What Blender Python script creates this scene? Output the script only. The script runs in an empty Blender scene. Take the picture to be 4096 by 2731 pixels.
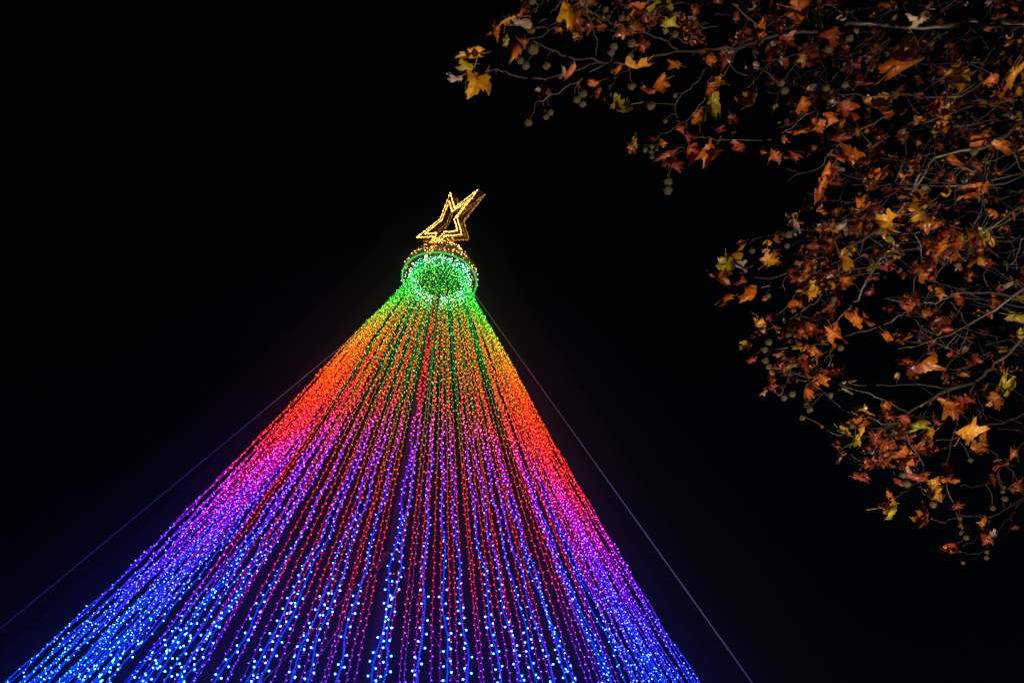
import bpy, bmesh, math, random
import numpy as np
from mathutils import Vector, Matrix

random.seed(11)
rng = np.random.default_rng(11)
sc = bpy.context.scene
COL = sc.collection
PI = math.pi

# ---------------------------------------------------------------- camera
PW, PH, F = 4096, 2731, 3100.0
TH, RO, PS = math.radians(42.13), math.radians(4.42), math.radians(8.16)
CAM = Vector((0, 0, 1.6))
fw = Vector((math.sin(PS) * math.cos(TH), math.cos(PS) * math.cos(TH), math.sin(TH)))
r0 = Vector((math.cos(PS), -math.sin(PS), 0)); u0 = r0.cross(fw)
rt = r0 * math.cos(RO) + u0 * math.sin(RO)
up = -r0 * math.sin(RO) + u0 * math.cos(RO)
cd = bpy.data.cameras.new("camera"); cam = bpy.data.objects.new("camera", cd); COL.objects.link(cam)
m = Matrix((rt, up, -fw)).transposed().to_4x4(); m.translation = CAM
cam.matrix_world = m
cd.lens = F / PW * 36; cd.sensor_width = 36; cd.clip_start = 0.05; cd.clip_end = 2000
cd.dof.use_dof = True; cd.dof.focus_distance = 14.0; cd.dof.aperture_fstop = 3.2
sc.camera = cam

def ray(px, py):
    return fw + rt * ((px - PW / 2) / F) - up * ((py - PH / 2) / F)
def at(px, py, depth):
    return CAM + ray(px, py) * depth
def proj(P):
    d = Vector(P) - CAM; z = d.dot(fw)
    return (PW / 2 + F * d.dot(rt) / z, PH / 2 - F * d.dot(up) / z, z)

# ---------------------------------------------------------------- night sky
w = bpy.data.worlds.new("World"); sc.world = w; w.use_nodes = True
bg = w.node_tree.nodes["Background"]
sky = w.node_tree.nodes.new("ShaderNodeTexSky"); sky.sky_type = 'NISHITA'; sky.sun_disc = False
sky.sun_elevation = math.radians(12); sky.sun_rotation = math.radians(200)
w.node_tree.links.new(sky.outputs[0], bg.inputs[0]); bg.inputs[1].default_value = 0.00035
vs = sc.view_settings
sc.display_settings.display_device = 'sRGB'
vs.view_transform = 'Standard'; vs.look = 'None'; vs.exposure = 0; vs.gamma = 1; vs.use_curve_mapping = False
cy = sc.cycles
cy.max_bounces = 5; cy.diffuse_bounces = 2; cy.glossy_bounces = 2; cy.transmission_bounces = 3; cy.volume_bounces = 0
cy.use_light_tree = True
cy.caustics_reflective = False; cy.caustics_refractive = False
sc.render.filter_size = 1.5
try: cy.filter_width = 1.5
except Exception: pass

# ---------------------------------------------------------------- helpers
def tag(o, label=None, cat=None, group=None, kind=None):
    if label: o['label'] = label
    if cat: o['category'] = cat
    if group: o['group'] = group
    if kind: o['kind'] = kind
    return o
def empty(name, loc):
    o = bpy.data.objects.new(name, None); o.empty_display_size = .2; COL.objects.link(o); o.location = loc
    return o
def link(name, me, parent=None, loc=None):
    o = bpy.data.objects.new(name, me); COL.objects.link(o)
    if parent is not None:
        o.parent = parent
        pl = parent_world(parent)
        o.location = (Vector(loc) if loc is not None else Vector((0, 0, 0))) - pl
    elif loc is not None: o.location = loc
    return o
def parent_world(p):
    v = Vector((0, 0, 0))
    while p is not None:
        v = v + p.location; p = p.parent
    return v

class MB:                                   # mesh buffer
    def __init__(s): s.v = []; s.f = []; s.n = 0
    def add(s, V, Fc):
        V = np.asarray(V, float); s.v.append(V)
        s.f += [tuple(i + s.n for i in f) for f in Fc]; s.n += len(V)
    def mesh(s, name, mats, smooth=False, origin=(0, 0, 0)):
        me = bpy.data.meshes.new(name)
        V = np.concatenate(s.v) - np.array(origin) if s.v else np.zeros((0, 3))
        me.from_pydata(V.tolist(), [], s.f)
        for mt in (mats if isinstance(mats, (list, tuple)) else [mats]): me.materials.append(mt)
        if smooth: me.polygons.foreach_set("use_smooth", [True] * len(me.polygons))
        me.update(); return me
    def obj(s, name, mats, parent=None, smooth=False, origin=None):
        if origin is None: origin = parent_world(parent) if parent else (0, 0, 0)
        return link(name, s.mesh(name, mats, smooth, origin), parent, origin)
    def tube(s, pts, rad, sides=6, cap=True):
        pts = [Vector(p) for p in pts]; n = len(pts)
        rads = rad if hasattr(rad, '__len__') else [rad] * n
        V = []; prev = None
        for i in range(n):
            t = (pts[min(i + 1, n - 1)] - pts[max(i - 1, 0)]).normalized()
            if prev is None:
                a = t.cross(Vector((0, 0, 1)))
                if a.length < .05: a = t.cross(Vector((1, 0, 0)))
            else: a = prev - t * prev.dot(t)
            a.normalize(); prev = a; b = t.cross(a)
            for k in range(sides):
                an = 2 * PI * k / sides
                V.append(tuple(pts[i] + (a * math.cos(an) + b * math.sin(an)) * rads[i]))
        Fc = []
        for i in range(n - 1):
            for k in range(sides):
                k2 = (k + 1) % sides
                Fc.append((i * sides + k, i * sides + k2, (i + 1) * sides + k2, (i + 1) * sides + k))
        if cap:
            Fc.append(tuple(range(sides))[::-1]); Fc.append(tuple((n - 1) * sides + k for k in range(sides)))
        s.add(V, Fc)
    def ring(s, c, R, rad, n=72, sides=8):
        c = Vector(c); V = []
        for i in range(n):
            a = 2 * PI * i / n
            for k in range(sides):
                b = 2 * PI * k / sides; q = R + rad * math.cos(b)
                V.append((c.x + q * math.cos(a), c.y + q * math.sin(a), c.z + rad * math.sin(b)))
        Fc = [(i * sides + k, ((i + 1) % n) * sides + k, ((i + 1) % n) * sides + (k + 1) % sides, i * sides + (k + 1) % sides) for i in range(n) for k in range(sides)]
        s.add(V, Fc)
    def lathe(s, c, prof, n=40):
        c = Vector(c); V = []
        for (R, z) in prof:
            for i in range(n):
                a = 2 * PI * i / n; V.append((c.x + R * math.cos(a), c.y + R * math.sin(a), c.z + z))
        Fc = [(j * n + i, j * n + (i + 1) % n, (j + 1) * n + (i + 1) % n, (j + 1) * n + i) for j in range(len(prof) - 1) for i in range(n)]
        s.add(V, Fc)
    def box(s, c, sz, rz=0):
        c = Vector(c); ca, sa = math.cos(rz), math.sin(rz); V = []
        for x in (-.5, .5):
            for y in (-.5, .5):
                for z in (-.5, .5):
                    a, b = x * sz[0], y * sz[1]; V.append((c.x + a * ca - b * sa, c.y + a * sa + b * ca, c.z + z * sz[2]))
        s.add(V, [(0, 1, 3, 2), (4, 6, 7, 5), (0, 4, 5, 1), (2, 3, 7, 6), (0, 2, 6, 4), (1, 5, 7, 3)])

# ---------------------------------------------------------------- materials
def mat(name, base, rough=.6, metal=0, spec=.5, trans=0, noise=0, nscale=8, col2=None, sub=None):
    mt = bpy.data.materials.new(name); mt.use_nodes = True; nt = mt.node_tree; N = nt.nodes; Lk = nt.links
    bs = N["Principled BSDF"]; bs.inputs["Base Color"].default_value = (*base, 1)
    bs.inputs["Roughness"].default_value = rough; bs.inputs["Metallic"].default_value = metal
    bs.inputs["Specular IOR Level"].default_value = spec
    if col2 is not None:
        tc = N.new("ShaderNodeTexCoord"); nz = N.new("ShaderNodeTexNoise"); nz.inputs["Scale"].default_value = nscale; nz.inputs["Detail"].default_value = 5
        rp = N.new("ShaderNodeValToRGB"); rp.color_ramp.elements[0].position = .38; rp.color_ramp.elements[1].position = .66
        rp.color_ramp.elements[0].color = (*base, 1); rp.color_ramp.elements[1].color = (*col2, 1)
        Lk.new(tc.outputs["Object"], nz.inputs["Vector"]); Lk.new(nz.outputs[0], rp.inputs[0]); Lk.new(rp.outputs[0], bs.inputs["Base Color"])
        bp = N.new("ShaderNodeBump"); bp.inputs["Strength"].default_value = .3; bp.inputs["Distance"].default_value = .01
        Lk.new(nz.outputs[0], bp.inputs["Height"]); Lk.new(bp.outputs[0], bs.inputs["Normal"])
    return mt

HUE_BULB = [(0.0, (.012, .09, .9)), (.23, (.012, .07, .9)), (.32, (.014, .030, .9)), (.385, (.022, .018, .85)), (.435, (.07, .012, .52)),
            (.47, (.11, .008, .20)), (.503, (.22, .009, .06)), (.53, (.28, .007, .003)), (.67, (.30, .008, .001)), (.745, (.16, .020, .001)), (.795, (.07, .034, .003)),
            (.83, (.038, .055, .004)), (.87, (.014, .11, .006)), (.97, (.012, .13, .014)), (.985, (.02, .12, .03)), (1.0, (.045, .13, .075))]
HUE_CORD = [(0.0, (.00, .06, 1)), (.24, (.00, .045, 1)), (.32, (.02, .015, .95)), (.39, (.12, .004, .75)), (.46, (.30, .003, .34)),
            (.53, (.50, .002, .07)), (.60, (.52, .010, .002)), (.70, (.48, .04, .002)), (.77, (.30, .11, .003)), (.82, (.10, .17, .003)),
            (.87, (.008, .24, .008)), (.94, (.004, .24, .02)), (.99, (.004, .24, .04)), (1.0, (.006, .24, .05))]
def led(name, stops, strength, sampling='AUTO', jitter=0.25, shift=0.0):
    """LEDs of the light strings and the bulb light painted on their cords: colour runs with height above the eye line."""
    mt = bpy.data.materials.new(name); mt.use_nodes = True; nt = mt.node_tree; N = nt.nodes; Lk = nt.links
    N.remove(N["Principled BSDF"]); out = N["Material Output"]
    g = N.new("ShaderNodeNewGeometry"); sp = N.new("ShaderNodeSeparateXYZ"); Lk.new(g.outputs["Position"], sp.inputs[0])
    mr = N.new("ShaderNodeMapRange"); mr.inputs["From Min"].default_value = 1.6; mr.inputs["From Max"].default_value = 13.6
    mr.inputs["To Min"].default_value = shift; mr.inputs["To Max"].default_value = 1 + shift
    sy = N.new("ShaderNodeMath"); sy.operation = 'MULTIPLY_ADD'; sy.inputs[1].default_value = .07; Lk.new(sp.outputs[1], sy.inputs[0])
    sy.inputs[2].default_value = -.07 * 11.63; sz = N.new("ShaderNodeMath"); sz.operation = 'ADD'; Lk.new(sy.outputs[0], sz.inputs[0]); Lk.new(sp.outputs[2], sz.inputs[1])
    Lk.new(sz.outputs[0], mr.inputs[0])
    cr = N.new("ShaderNodeValToRGB"); e = cr.color_ramp.elements
    for i, (p, c) in enumerate(stops):
        if i < 2: el = e[i]; el.position = p
        else: el = e.new(p)
        el.color = (*c, 1)
    Lk.new(mr.outputs[0], cr.inputs[0])
    em = N.new("ShaderNodeEmission"); Lk.new(cr.outputs[0], em.inputs[0]); em.inputs[1].default_value = strength
    Lk.new(em.outputs[0], out.inputs[0])
    mt.cycles.emission_sampling = sampling
    return mt
def glow(name, col, strength, sampling='AUTO'):
    mt = bpy.data.materials.new(name); mt.use_nodes = True; N = mt.node_tree.nodes
    N.remove(N["Principled BSDF"]); em = N.new("ShaderNodeEmission"); em.inputs[0].default_value = (*col, 1); em.inputs[1].default_value = strength
    mt.node_tree.links.new(em.outputs[0], N["Material Output"].inputs[0]); mt.cycles.emission_sampling = sampling
    return mt

M_bulb = led("led_bulb", HUE_BULB, 80.0, "FRONT")
M_cord = led("cord_glow", HUE_CORD, 1.6, 'NONE')  # cord emission stands in for bulb light caught by the clear cable
M_paint = mat("painted_steel", (.10, .10, .10), .5, 0, .4, col2=(.07, .07, .07), nscale=3)
M_ring_glow = glow("green_glow_tube", (.06, .9, .16), .75)  # outer ring tube given an even green emission
M_wire = mat("steel_wire", (.75, .75, .75), .5, .0)
M_galv = mat("galvanised_steel", (.25, .25, .26), .4, .9)
M_warm = glow("warm_bulb", (1, .40, .08), 14.0)
M_warm2 = glow("white_bulb", (.9, .8, 1), 6.0)
M_rope = glow("rope_light", (1, .42, .07), 14)
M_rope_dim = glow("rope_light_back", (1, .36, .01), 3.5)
M_tinsel = mat("gold_tinsel", (.45, .22, .035), .35, .85)
M_dark = mat("dark_netting", (.10, .08, .03), .7)
M_bark = mat("twig_bark", (.042, .034, .028), .45, 0, .5, col2=(.02, .016, .013), nscale=22)
M_net = mat("netting_cord", (.35, .4, .2), .6)
M_stone = mat("stone_paving", (.30, .28, .26), .8, col2=(.2, .19, .18), nscale=2)
M_seed = mat("seed_ball_bristle", (.075, .052, .012), .8, col2=(.03, .02, .006), nscale=160)
M_post = mat("cast_iron", (.03, .03, .032), .5, .3)

def leaf_mat(name, c1, c2, c3):
    mt = bpy.data.materials.new(name); mt.use_nodes = True; nt = mt.node_tree; N = nt.nodes; Lk = nt.links
    bs = N["Principled BSDF"]; out = N["Material Output"]
    tc = N.new("ShaderNodeTexCoord"); oi = N.new("ShaderNodeObjectInfo")
    ad = N.new("ShaderNodeVectorMath"); ad.operation = 'ADD'
    Lk.new(tc.outputs["Object"], ad.inputs[0]); Lk.new(oi.outputs["Random"], ad.inputs[1])
    nz = N.new("ShaderNodeTexNoise"); nz.inputs["Scale"].default_value = 14; nz.inputs["Detail"].default_value = 6
    Lk.new(ad.outputs[0], nz.inputs["Vector"])
    cr = N.new("ShaderNodeValToRGB"); e = cr.color_ramp.elements
    e[0].position = .30; e[0].color = (*c1, 1); e[1].position = .70; e[1].color = (*c3, 1); q = e.new(.5); q.color = (*c2, 1)
    Lk.new(nz.outputs[0], cr.inputs[0])
    hs = N.new("ShaderNodeHueSaturation"); mr = N.new("ShaderNodeMapRange"); mr.inputs["To Min"].default_value = .6; mr.inputs["To Max"].default_value = 1.3
    Lk.new(oi.outputs["Random"], mr.inputs[0]); Lk.new(mr.outputs[0], hs.inputs["Value"]); Lk.new(cr.outputs[0], hs.inputs["Color"])
    Lk.new(hs.outputs[0], bs.inputs["Base Color"])
    bs.inputs["Roughness"].default_value = .32; bs.inputs["Specular IOR Level"].default_value = .55
    n2 = N.new("ShaderNodeTexNoise"); n2.inputs["Scale"].default_value = 60; Lk.new(ad.outputs[0], n2.inputs["Vector"])
    bp = N.new("ShaderNodeBump"); bp.inputs["Strength"].default_value = .4; bp.inputs["Distance"].default_value = .004
    Lk.new(n2.outputs[0], bp.inputs["Height"]); Lk.new(bp.outputs[0], bs.inputs["Normal"])
    tr = N.new("ShaderNodeBsdfTranslucent"); Lk.new(hs.outputs[0], tr.inputs[0])
    mx = N.new("ShaderNodeMixShader"); mx.inputs[0].default_value = .4
    Lk.new(bs.outputs[0], mx.inputs[1]); Lk.new(tr.outputs[0], mx.inputs[2]); Lk.new(mx.outputs[0], out.inputs[0])
    return mt
LM = {'o': leaf_mat("orange_leaf", (.30, .055, .006), (.48, .13, .01), (.52, .19, .015)),
      'r': leaf_mat("rust_leaf", (.13, .022, .008), (.27, .045, .008), (.34, .075, .012)),
      'y': leaf_mat("golden_leaf", (.40, .14, .008), (.58, .28, .015), (.60, .34, .02)),
      'g': leaf_mat("yellow_green_leaf", (.16, .15, .015), (.42, .36, .02), (.50, .30, .015)),
      'p': leaf_mat("pale_dry_leaf", (.38, .25, .17), (.50, .36, .26), (.55, .42, .32))}

# ---------------------------------------------------------------- ground
me = MB(); me.add([(-400, -400, 0), (400, -400, 0), (400, 400, 0), (-400, 400, 0)], [(0, 1, 2, 3)])
tag(me.obj("ground", M_stone), kind='structure')

# ---------------------------------------------------------------- light tree
S = 12.0; ZR = 13.6; MX, MY = 0.0, .9688 * S
BX, BY = .0418, -.0299
KH = np.array([-.1333, .05, .2, .35, .5, .65, .8, .9, .95, 1.0]); KR = np.array([.536, .46, .385, .309, .245, .182, .126, .083, .064, .050])
hh = np.linspace(-.14, 1.02, 240); rr = np.interp(hh, KH, KR)
ker = np.ones(9) / 9; rs = np.convolve(np.pad(rr, 4, mode='reflect', reflect_type='odd'), ker, 'valid')
def prof(h): return float(np.interp(h, hh, rs)) * S
def cone_pt(a, z, dr=0):
    h = (z - 1.6) / S; R = prof(h) + dr
    return Vector((MX + BX * (1 - h) * S + R * math.cos(a), MY + BY * (1 - h) * S + R * math.sin(a), z))

tree = empty("light_tree", (MX, MY, 0))
tag(tree, "tall cone of rainbow coloured LED light strings hung from a ring around a mast", "light tree")
b = MB(); b.tube([(MX, MY, z) for z in (0.3, 4, 8, 12, ZR + 1.1)], .078, 20)
mast = b.obj("mast", M_paint, tree, True)
b = MB(); b.box((MX, MY, .12), (1.6, 1.6, .24)); b.box((MX, MY, .27), (.6, .6, .06)); b.obj("mast_base", M_stone, tree)
RR = .0664 * S
b = MB(); b.ring((MX, MY, ZR), RR, .017, 96, 10); b.obj("outer_ring", M_ring_glow, tree, True)
b = MB(); b.ring((MX, MY, ZR + .26), RR - .01, .014, 96, 8); b.obj("upper_ring", M_paint, tree, True)
RI = .60
b = MB(); b.ring((MX, MY, ZR + .02), RI, .016, 80, 8); b.obj("inner_ring", M_paint, tree, True)
for k in range(8):
    a = k * PI / 4 + .35; ca, sa = math.cos(a), math.sin(a)
    b = MB(); b.tube([(MX + .09 * ca, MY + .09 * sa, ZR + .02), (MX + RR * ca, MY + RR * sa, ZR + .004)], .013, 6)
    q = RR - .005
    b.tube([(MX + q * ca, MY + q * sa, ZR), (MX + (q - .01) * ca, MY + (q - .01) * sa, ZR + .26)], .011, 6)
    b.obj("spoke", M_paint, tree, True)
for k in range(4):
    a = k * PI / 2 + .95; ca, sa = math.cos(a), math.sin(a); nx, ny = -sa, ca
    b = MB(); V = []
    for dz in (-.008, .008):
        for (q, t) in ((RR - .01, -.07), (RR - .01, .07), (RR - .15, 0)):
            V.append((MX + q * ca + t * nx, MY + q * sa + t * ny, ZR + dz - .02))
    b.add(V, [(0, 2, 1), (3, 4, 5), (0, 1, 4, 3), (1, 2, 5, 4), (2, 0, 3, 5)])
    b.obj("gusset_plate", M_paint, tree)
bc = cone_pt(0, .06); cx0 = MX + BX * S * (1 - (.06 - 1.6) / S); cy0 = MY + BY * S * (1 - (.06 - 1.6) / S)
b = MB(); b.ring((cx0, cy0, .07), prof((.06 - 1.6) / S), .03, 128, 8); b.obj("base_hoop", M_galv, tree, True)

# bulbs: a short stem and a faceted lamp
def unit_bulb(d, rad, stem, n=5):
    d = Vector(d).normalized(); a = d.orthogonal().normalized(); bb = d.cross(a); V = []; Fc = []
    prof_ = [(.35, 0.0), (1.0, .9), (.85, 1.7)]
    for (q, t) in prof_:
        for k in range(n):
            an = 2 * PI * k / n
            V.append(tuple(d * (stem + t * rad) + (a * math.cos(an) + bb * math.sin(an)) * q * rad))
    V.append(tuple(d * (stem + 2.2 * rad)))
    for j in range(2):
        for k in range(n):
            Fc.append((j * n + k, j * n + (k + 1) % n, (j + 1) * n + (k + 1) % n, (j + 1) * n + k))
    for k in range(n): Fc.append((2 * n + k, 2 * n + (k + 1) % n, 3 * n))
    return V, Fc
def stem_geo(p, d, ln, r=.004):
    d = Vector(d).normalized(); a = d.orthogonal().normalized() * r; bb = d.cross(a)
    p = Vector(p); e = p + d * ln
    c3 = [a, -a * .5 + bb * .87, -a * .5 - bb * .87]
    return [tuple(p + c) for c in c3] + [tuple(e + c) for c in c3], [(0, 1, 4, 3), (1, 2, 5, 4), (2, 0, 3, 5)]
class Bulbs:                                 # fast batch of bulbs
    T = None
    def __init__(s): s.P = []; s.D = []; s.R = []; s.St = []
    def add(s, p, d, r, st): s.P.append(tuple(p)); s.D.append(tuple(d)); s.R.append(r); s.St.append(st)
    def obj(s, name, mats, parent, origin=None):
        P = np.array(s.P); D = np.array(s.D); D /= np.linalg.norm(D, axis=1, keepdims=True)
        R = np.array(s.R)[:, None]; St = np.array(s.St)[:, None]
        h = np.where(np.abs(D[:, 2:3]) < .9, np.array([[0, 0, 1.]]), np.array([[1., 0, 0]]))
        A = np.cross(D, h); A /= np.linalg.norm(A, axis=1, keepdims=True); B = np.cross(D, A)
        n = 4; rows = []
        for (q, t) in ((.35, 0.0), (1.0, .9), (.8, 1.8)):
            for k in range(n):
                an = 2 * PI * k / n
                rows.append(P + D * (St + t * R) + (A * math.cos(an) + B * math.sin(an)) * q * R)
        rows.append(P + D * (St + 2.3 * R))
        V = np.stack(rows, 1); nv = V.shape[1]
        tri = []
        for j in range(2):
            for k in range(n):
                a0, a1, b1, b0 = j * n + k, j * n + (k + 1) % n, (j + 1) * n + (k + 1) % n, (j + 1) * n + k
                tri += [(a0, a1, b1), (a0, b1, b0)]
        for k in range(n): tri.append((2 * n + k, 2 * n + (k + 1) % n, 3 * n))
        # stems
        sr = .0035; srow = []
        for base in (P, P + D * (St + .2 * R)):
            for k in range(3):
                an = 2 * PI * k / 3; srow.append(base + (A * math.cos(an) + B * math.sin(an)) * sr)
        SV = np.stack(srow, 1)
        stri = []
        for k in range(3):
            k2 = (k + 1) % 3; stri += [(k, k2, k2 + 3), (k, k2 + 3, k + 3)]
        nb = len(P)
        T = (np.array(tri)[None] + (np.arange(nb) * nv)[:, None, None]).reshape(-1, 3)
        T2 = (np.array(stri)[None] + (np.arange(nb) * 6)[:, None, None]).reshape(-1, 3) + nb * nv
        allV = np.concatenate([V.reshape(-1, 3), SV.reshape(-1, 3)])
        o0 = np.array(origin if origin is not None else (parent_world(parent) if parent else (0, 0, 0)))
        allV = allV - o0; allT = np.concatenate([T, T2])
        me = bpy.data.meshes.new(name)
        me.vertices.add(len(allV)); me.vertices.foreach_set("co", allV.ravel())
        me.loops.add(allT.size); me.loops.foreach_set("vertex_index", allT.ravel())
        me.polygons.add(len(allT)); me.polygons.foreach_set("loop_start", np.arange(0, allT.size, 3)); me.polygons.foreach_set("loop_total", np.full(len(allT), 3))
        for mt in mats: me.materials.append(mt)
        mi = np.zeros(len(allT), int); mi[len(T):] = 1
        me.polygons.foreach_set("material_index", mi)
        me.update(calc_edges=True); me.validate()
        return link(name, me, parent, o0)

NSTR = 132
az_all = []
k = 0
for i in range(NSTR):
    az_all.append(2 * PI * (i + random.uniform(-.36, .36)) / NSTR)
az_all += [math.radians(random.uniform(-152, -118)) for _ in range(11)] + [math.radians(random.uniform(-58, -15)) for _ in range(4)]
near_bulbs = []           # candidates for single bulb objects
strings = []
for i, a in enumerate(az_all):
    nearness = -math.sin(a)                    # 1 = facing the viewer
    near = nearness > -.12
    drift = random.gauss(0, .012)
    step = .13
    zs = np.arange(ZR + .03, .1, -step)
    ph1, ph2, ph3 = random.uniform(0, 6), random.uniform(0, 6), random.uniform(0, 6)
    amp = (.020 if near else .006)
    tang = Vector((-math.sin(a), math.cos(a), 0)); outw = Vector((math.cos(a), math.sin(a), 0))
    sag = random.uniform(-.05, .07)
    def path(z):
        h = (z - 1.6) / S
        inset = -.075 * prof(h) * min(1, max(0, (1 - h) * 2.2)) * abs(math.cos(a)) ** .5 * min(1, max(0, (-.38 - math.sin(a)) / .2)) * 1.25
        if math.cos(a) > .5 and abs(math.sin(a)) < .45: inset = .025 * prof(h) * max(0, 1 - h)* 1.5
        p = cone_pt(a + drift * (1 - h), z, inset)
        t0 = max(0, min(1, (ZR - z) / .5))
        if t0 < 1:                              # starts on the inner ring
            q = Vector((MX + RI * math.cos(a), MY + RI * math.sin(a), z)); p = q.lerp(p, t0 * t0 * (3 - 2 * t0))
        p += outw * sag * 4 * max(0, (1 - h)) * max(0, h + .133) 
        wv = amp * min(1, 1.2 - h)
        p += tang * (wv * math.sin(z * 5.1 + ph1) + wv * .35 * math.sin(z * 11.3 + ph2)) + outw * wv * .8 * math.sin(z * 7.7 + ph3)
        return p
    pts = [path(z) for z in zs]
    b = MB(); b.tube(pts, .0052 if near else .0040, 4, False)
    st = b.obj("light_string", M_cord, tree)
    B = Bulbs()
    z = ZR - random.uniform(0, .08); side = 1
    while z > .15:
        h = (z - 1.6) / S
        z -= (random.uniform(.045, .10) if near else random.uniform(.080, .110)) * (2.0 if h > .9 else 1.2 if h > .84 else 1)
        if random.random() < .012: z -= .1
        p = path(z); side = -side
        d = tang * side * random.uniform(.6, 1) + outw * random.uniform(-.5, .5) + Vector((0, 0, random.uniform(-.55, .25)))
        if random.random() < .12: d = outw * random.choice((-1, 1)) + tang * random.uniform(-.4, .4)
        r_ = random.choice((.0034, .0042, .0049, .0054, .0064)); s_ = random.uniform(.010, .018) if near else random.uniform(.012, .022)
        if near and nearness > .35:
            x_, y_, dep = proj(p)
            if 0 < x_ < PW and y_ < PH and dep < 7.6 : near_bulbs.append((dep, tuple(p), tuple(d), r_, s_, st)); continue
        B.add(p, d, r_, s_)
    strings.append((st, B))
near_bulbs.sort(key=lambda t: t[0])
byst = {id(s): B for s, B in strings}
proto = None
V, Fc = unit_bulb((0, 0, 1), .0075, .028, 6); SV, SF = stem_geo((0, 0, 0), (0, 0, 1), .03)
pb = MB(); pb.add(V, Fc); nf = len(Fc); pb.add(SV, SF)
bulb_me = pb.mesh("bulb", [M_bulb, M_cord]); 
for pidx in range(nf, nf + 3): bulb_me.polygons[pidx].material_index = 1
for j, (dep, p, d, r_, s_, st) in enumerate(near_bulbs):
    if j < 300:
        o = bpy.data.objects.new("bulb", bulb_me); COL.objects.link(o); o.parent = st
        o.location = Vector(p) - parent_world(st)
        o.rotation_mode = 'QUATERNION'; o.rotation_quaternion = Vector(d).to_track_quat('Z', 'Y')
    else:
        byst[id(st)].add(p, d, r_, s_)
for st, B in strings:
    tag(B.obj("bulbs", [M_bulb, M_cord], st), kind='stuff')

# surplus of the strings wound round the inner ring
B = Bulbs()
for k in range(650):
    a = random.uniform(0, 2 * PI); q = RI + random.gauss(0, .05); z = ZR + .02 + random.gauss(0, .055)
    d = Vector((random.gauss(0, 1), random.gauss(0, 1), random.gauss(-.3, 1)))
    B.add((MX + q * math.cos(a), MY + q * math.sin(a), z), d, .007, .025)
for k in range(130):                            # loops hanging between ring and cone
    a = random.uniform(0, 2 * PI); z = ZR - abs(random.gauss(0, .35)); p = cone_pt(a, z); 
    t0 = min(1, (ZR - z) / .5); q = Vector((MX + RI * math.cos(a), MY + RI * math.sin(a), z)); p = q.lerp(p, t0) 
    B.add(p, (random.gauss(0, 1), random.gauss(0, 1), random.gauss(0, 1)), .007, .03)
tag(B.obj("ring_bulbs", [M_bulb, M_cord], tree), kind='stuff')
b = MB()
for k in range(60):
    a0 = random.uniform(0, 2 * PI); pts = []
    for j in range(14):
        a = a0 + j * .05; pts.append((MX + (RI + .06 * math.sin(j * 1.7 + k)) * math.cos(a), MY + (RI + .06 * math.sin(j * 1.7 + k)) * math.sin(a), ZR + .02 + .06 * math.cos(j * 1.3 + k)))
    b.tube(pts, .005, 4, False)
tag(b.obj("coiled_cord", M_cord, tree), kind='stuff')

# golden cap over the ring
CAPP = [(.80, .05), (.77, .2), (.70, .36), (.60, .55), (.45, .76), (.33, .98), (.22, 1.2), (.13, 1.42), (.08, 1.6)]
cz = np.array([p[1] for p in CAPP]); cr_ = np.array([p[0] for p in CAPP])
def cap_pt(a, dz, off=0):
    R = float(np.interp(dz, cz, cr_)) + off; return Vector((MX + R * math.cos(a), MY + R * math.sin(a), ZR + dz))
cap = empty("star_base_cone", (MX, MY, ZR))
tag(cap, "golden netting cone with warm white fairy lights between the green ring and the star", "light decoration")
b = MB()
for k in range(36):
    a = 2 * PI * k / 36; b.tube([cap_pt(a + .12 * d_, d_) for d_ in np.linspace(.04, 1.58, 9)], .0035, 3, False)
    b.tube([cap_pt(a - .35 * d_, d_) for d_ in np.linspace(.04, 1.58, 9)], .0035, 3, False)
for d_ in np.linspace(.06, 1.5, 12): b.ring((MX, MY, ZR + d_), float(np.interp(d_, cz, cr_)), .0035, 40, 3)
tag(b.obj("netting", M_net, cap), kind='stuff')
b = MB()
for k in range(7000):
    u = random.random(); d_ = 1.58 * (1 - math.sqrt(1 - u * .985)); a = random.uniform(0, 2 * PI)
    p = cap_pt(a, d_, random.gauss(0, .012)); e = Vector((random.gauss(0, 1), random.gauss(0, 1), random.gauss(0, 1))).normalized() * random.uniform(.015, .035)
    g = Vector((random.gauss(0, 1), random.gauss(0, 1), random.gauss(0, 1))).normalized() * .004
    b.add([tuple(p - e), tuple(p + e), tuple(p + e * .8 + g), tuple(p - e * .8 + g)], [(0, 1, 2, 3)])
tag(b.obj("tinsel", M_tinsel, cap), kind='stuff')
for nm, cnt, mt in (("warm_bulbs", 330, M_warm), ("white_bulbs", 14, M_warm2)):
    B = Bulbs()
    for k in range(cnt):
        u = random.random(); d_ = 1.58 * (1 - math.sqrt(1 - u * .985)); a = random.uniform(0, 2 * PI)
        B.add(cap_pt(a, d_, .01), (math.cos(a) + random.gauss(0, .5), math.sin(a) + random.gauss(0, .5), random.gauss(0, .6)), random.uniform(.004, .009), .015)
    tag(B.obj(nm, [mt, M_dark], cap), kind='stuff')

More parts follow.
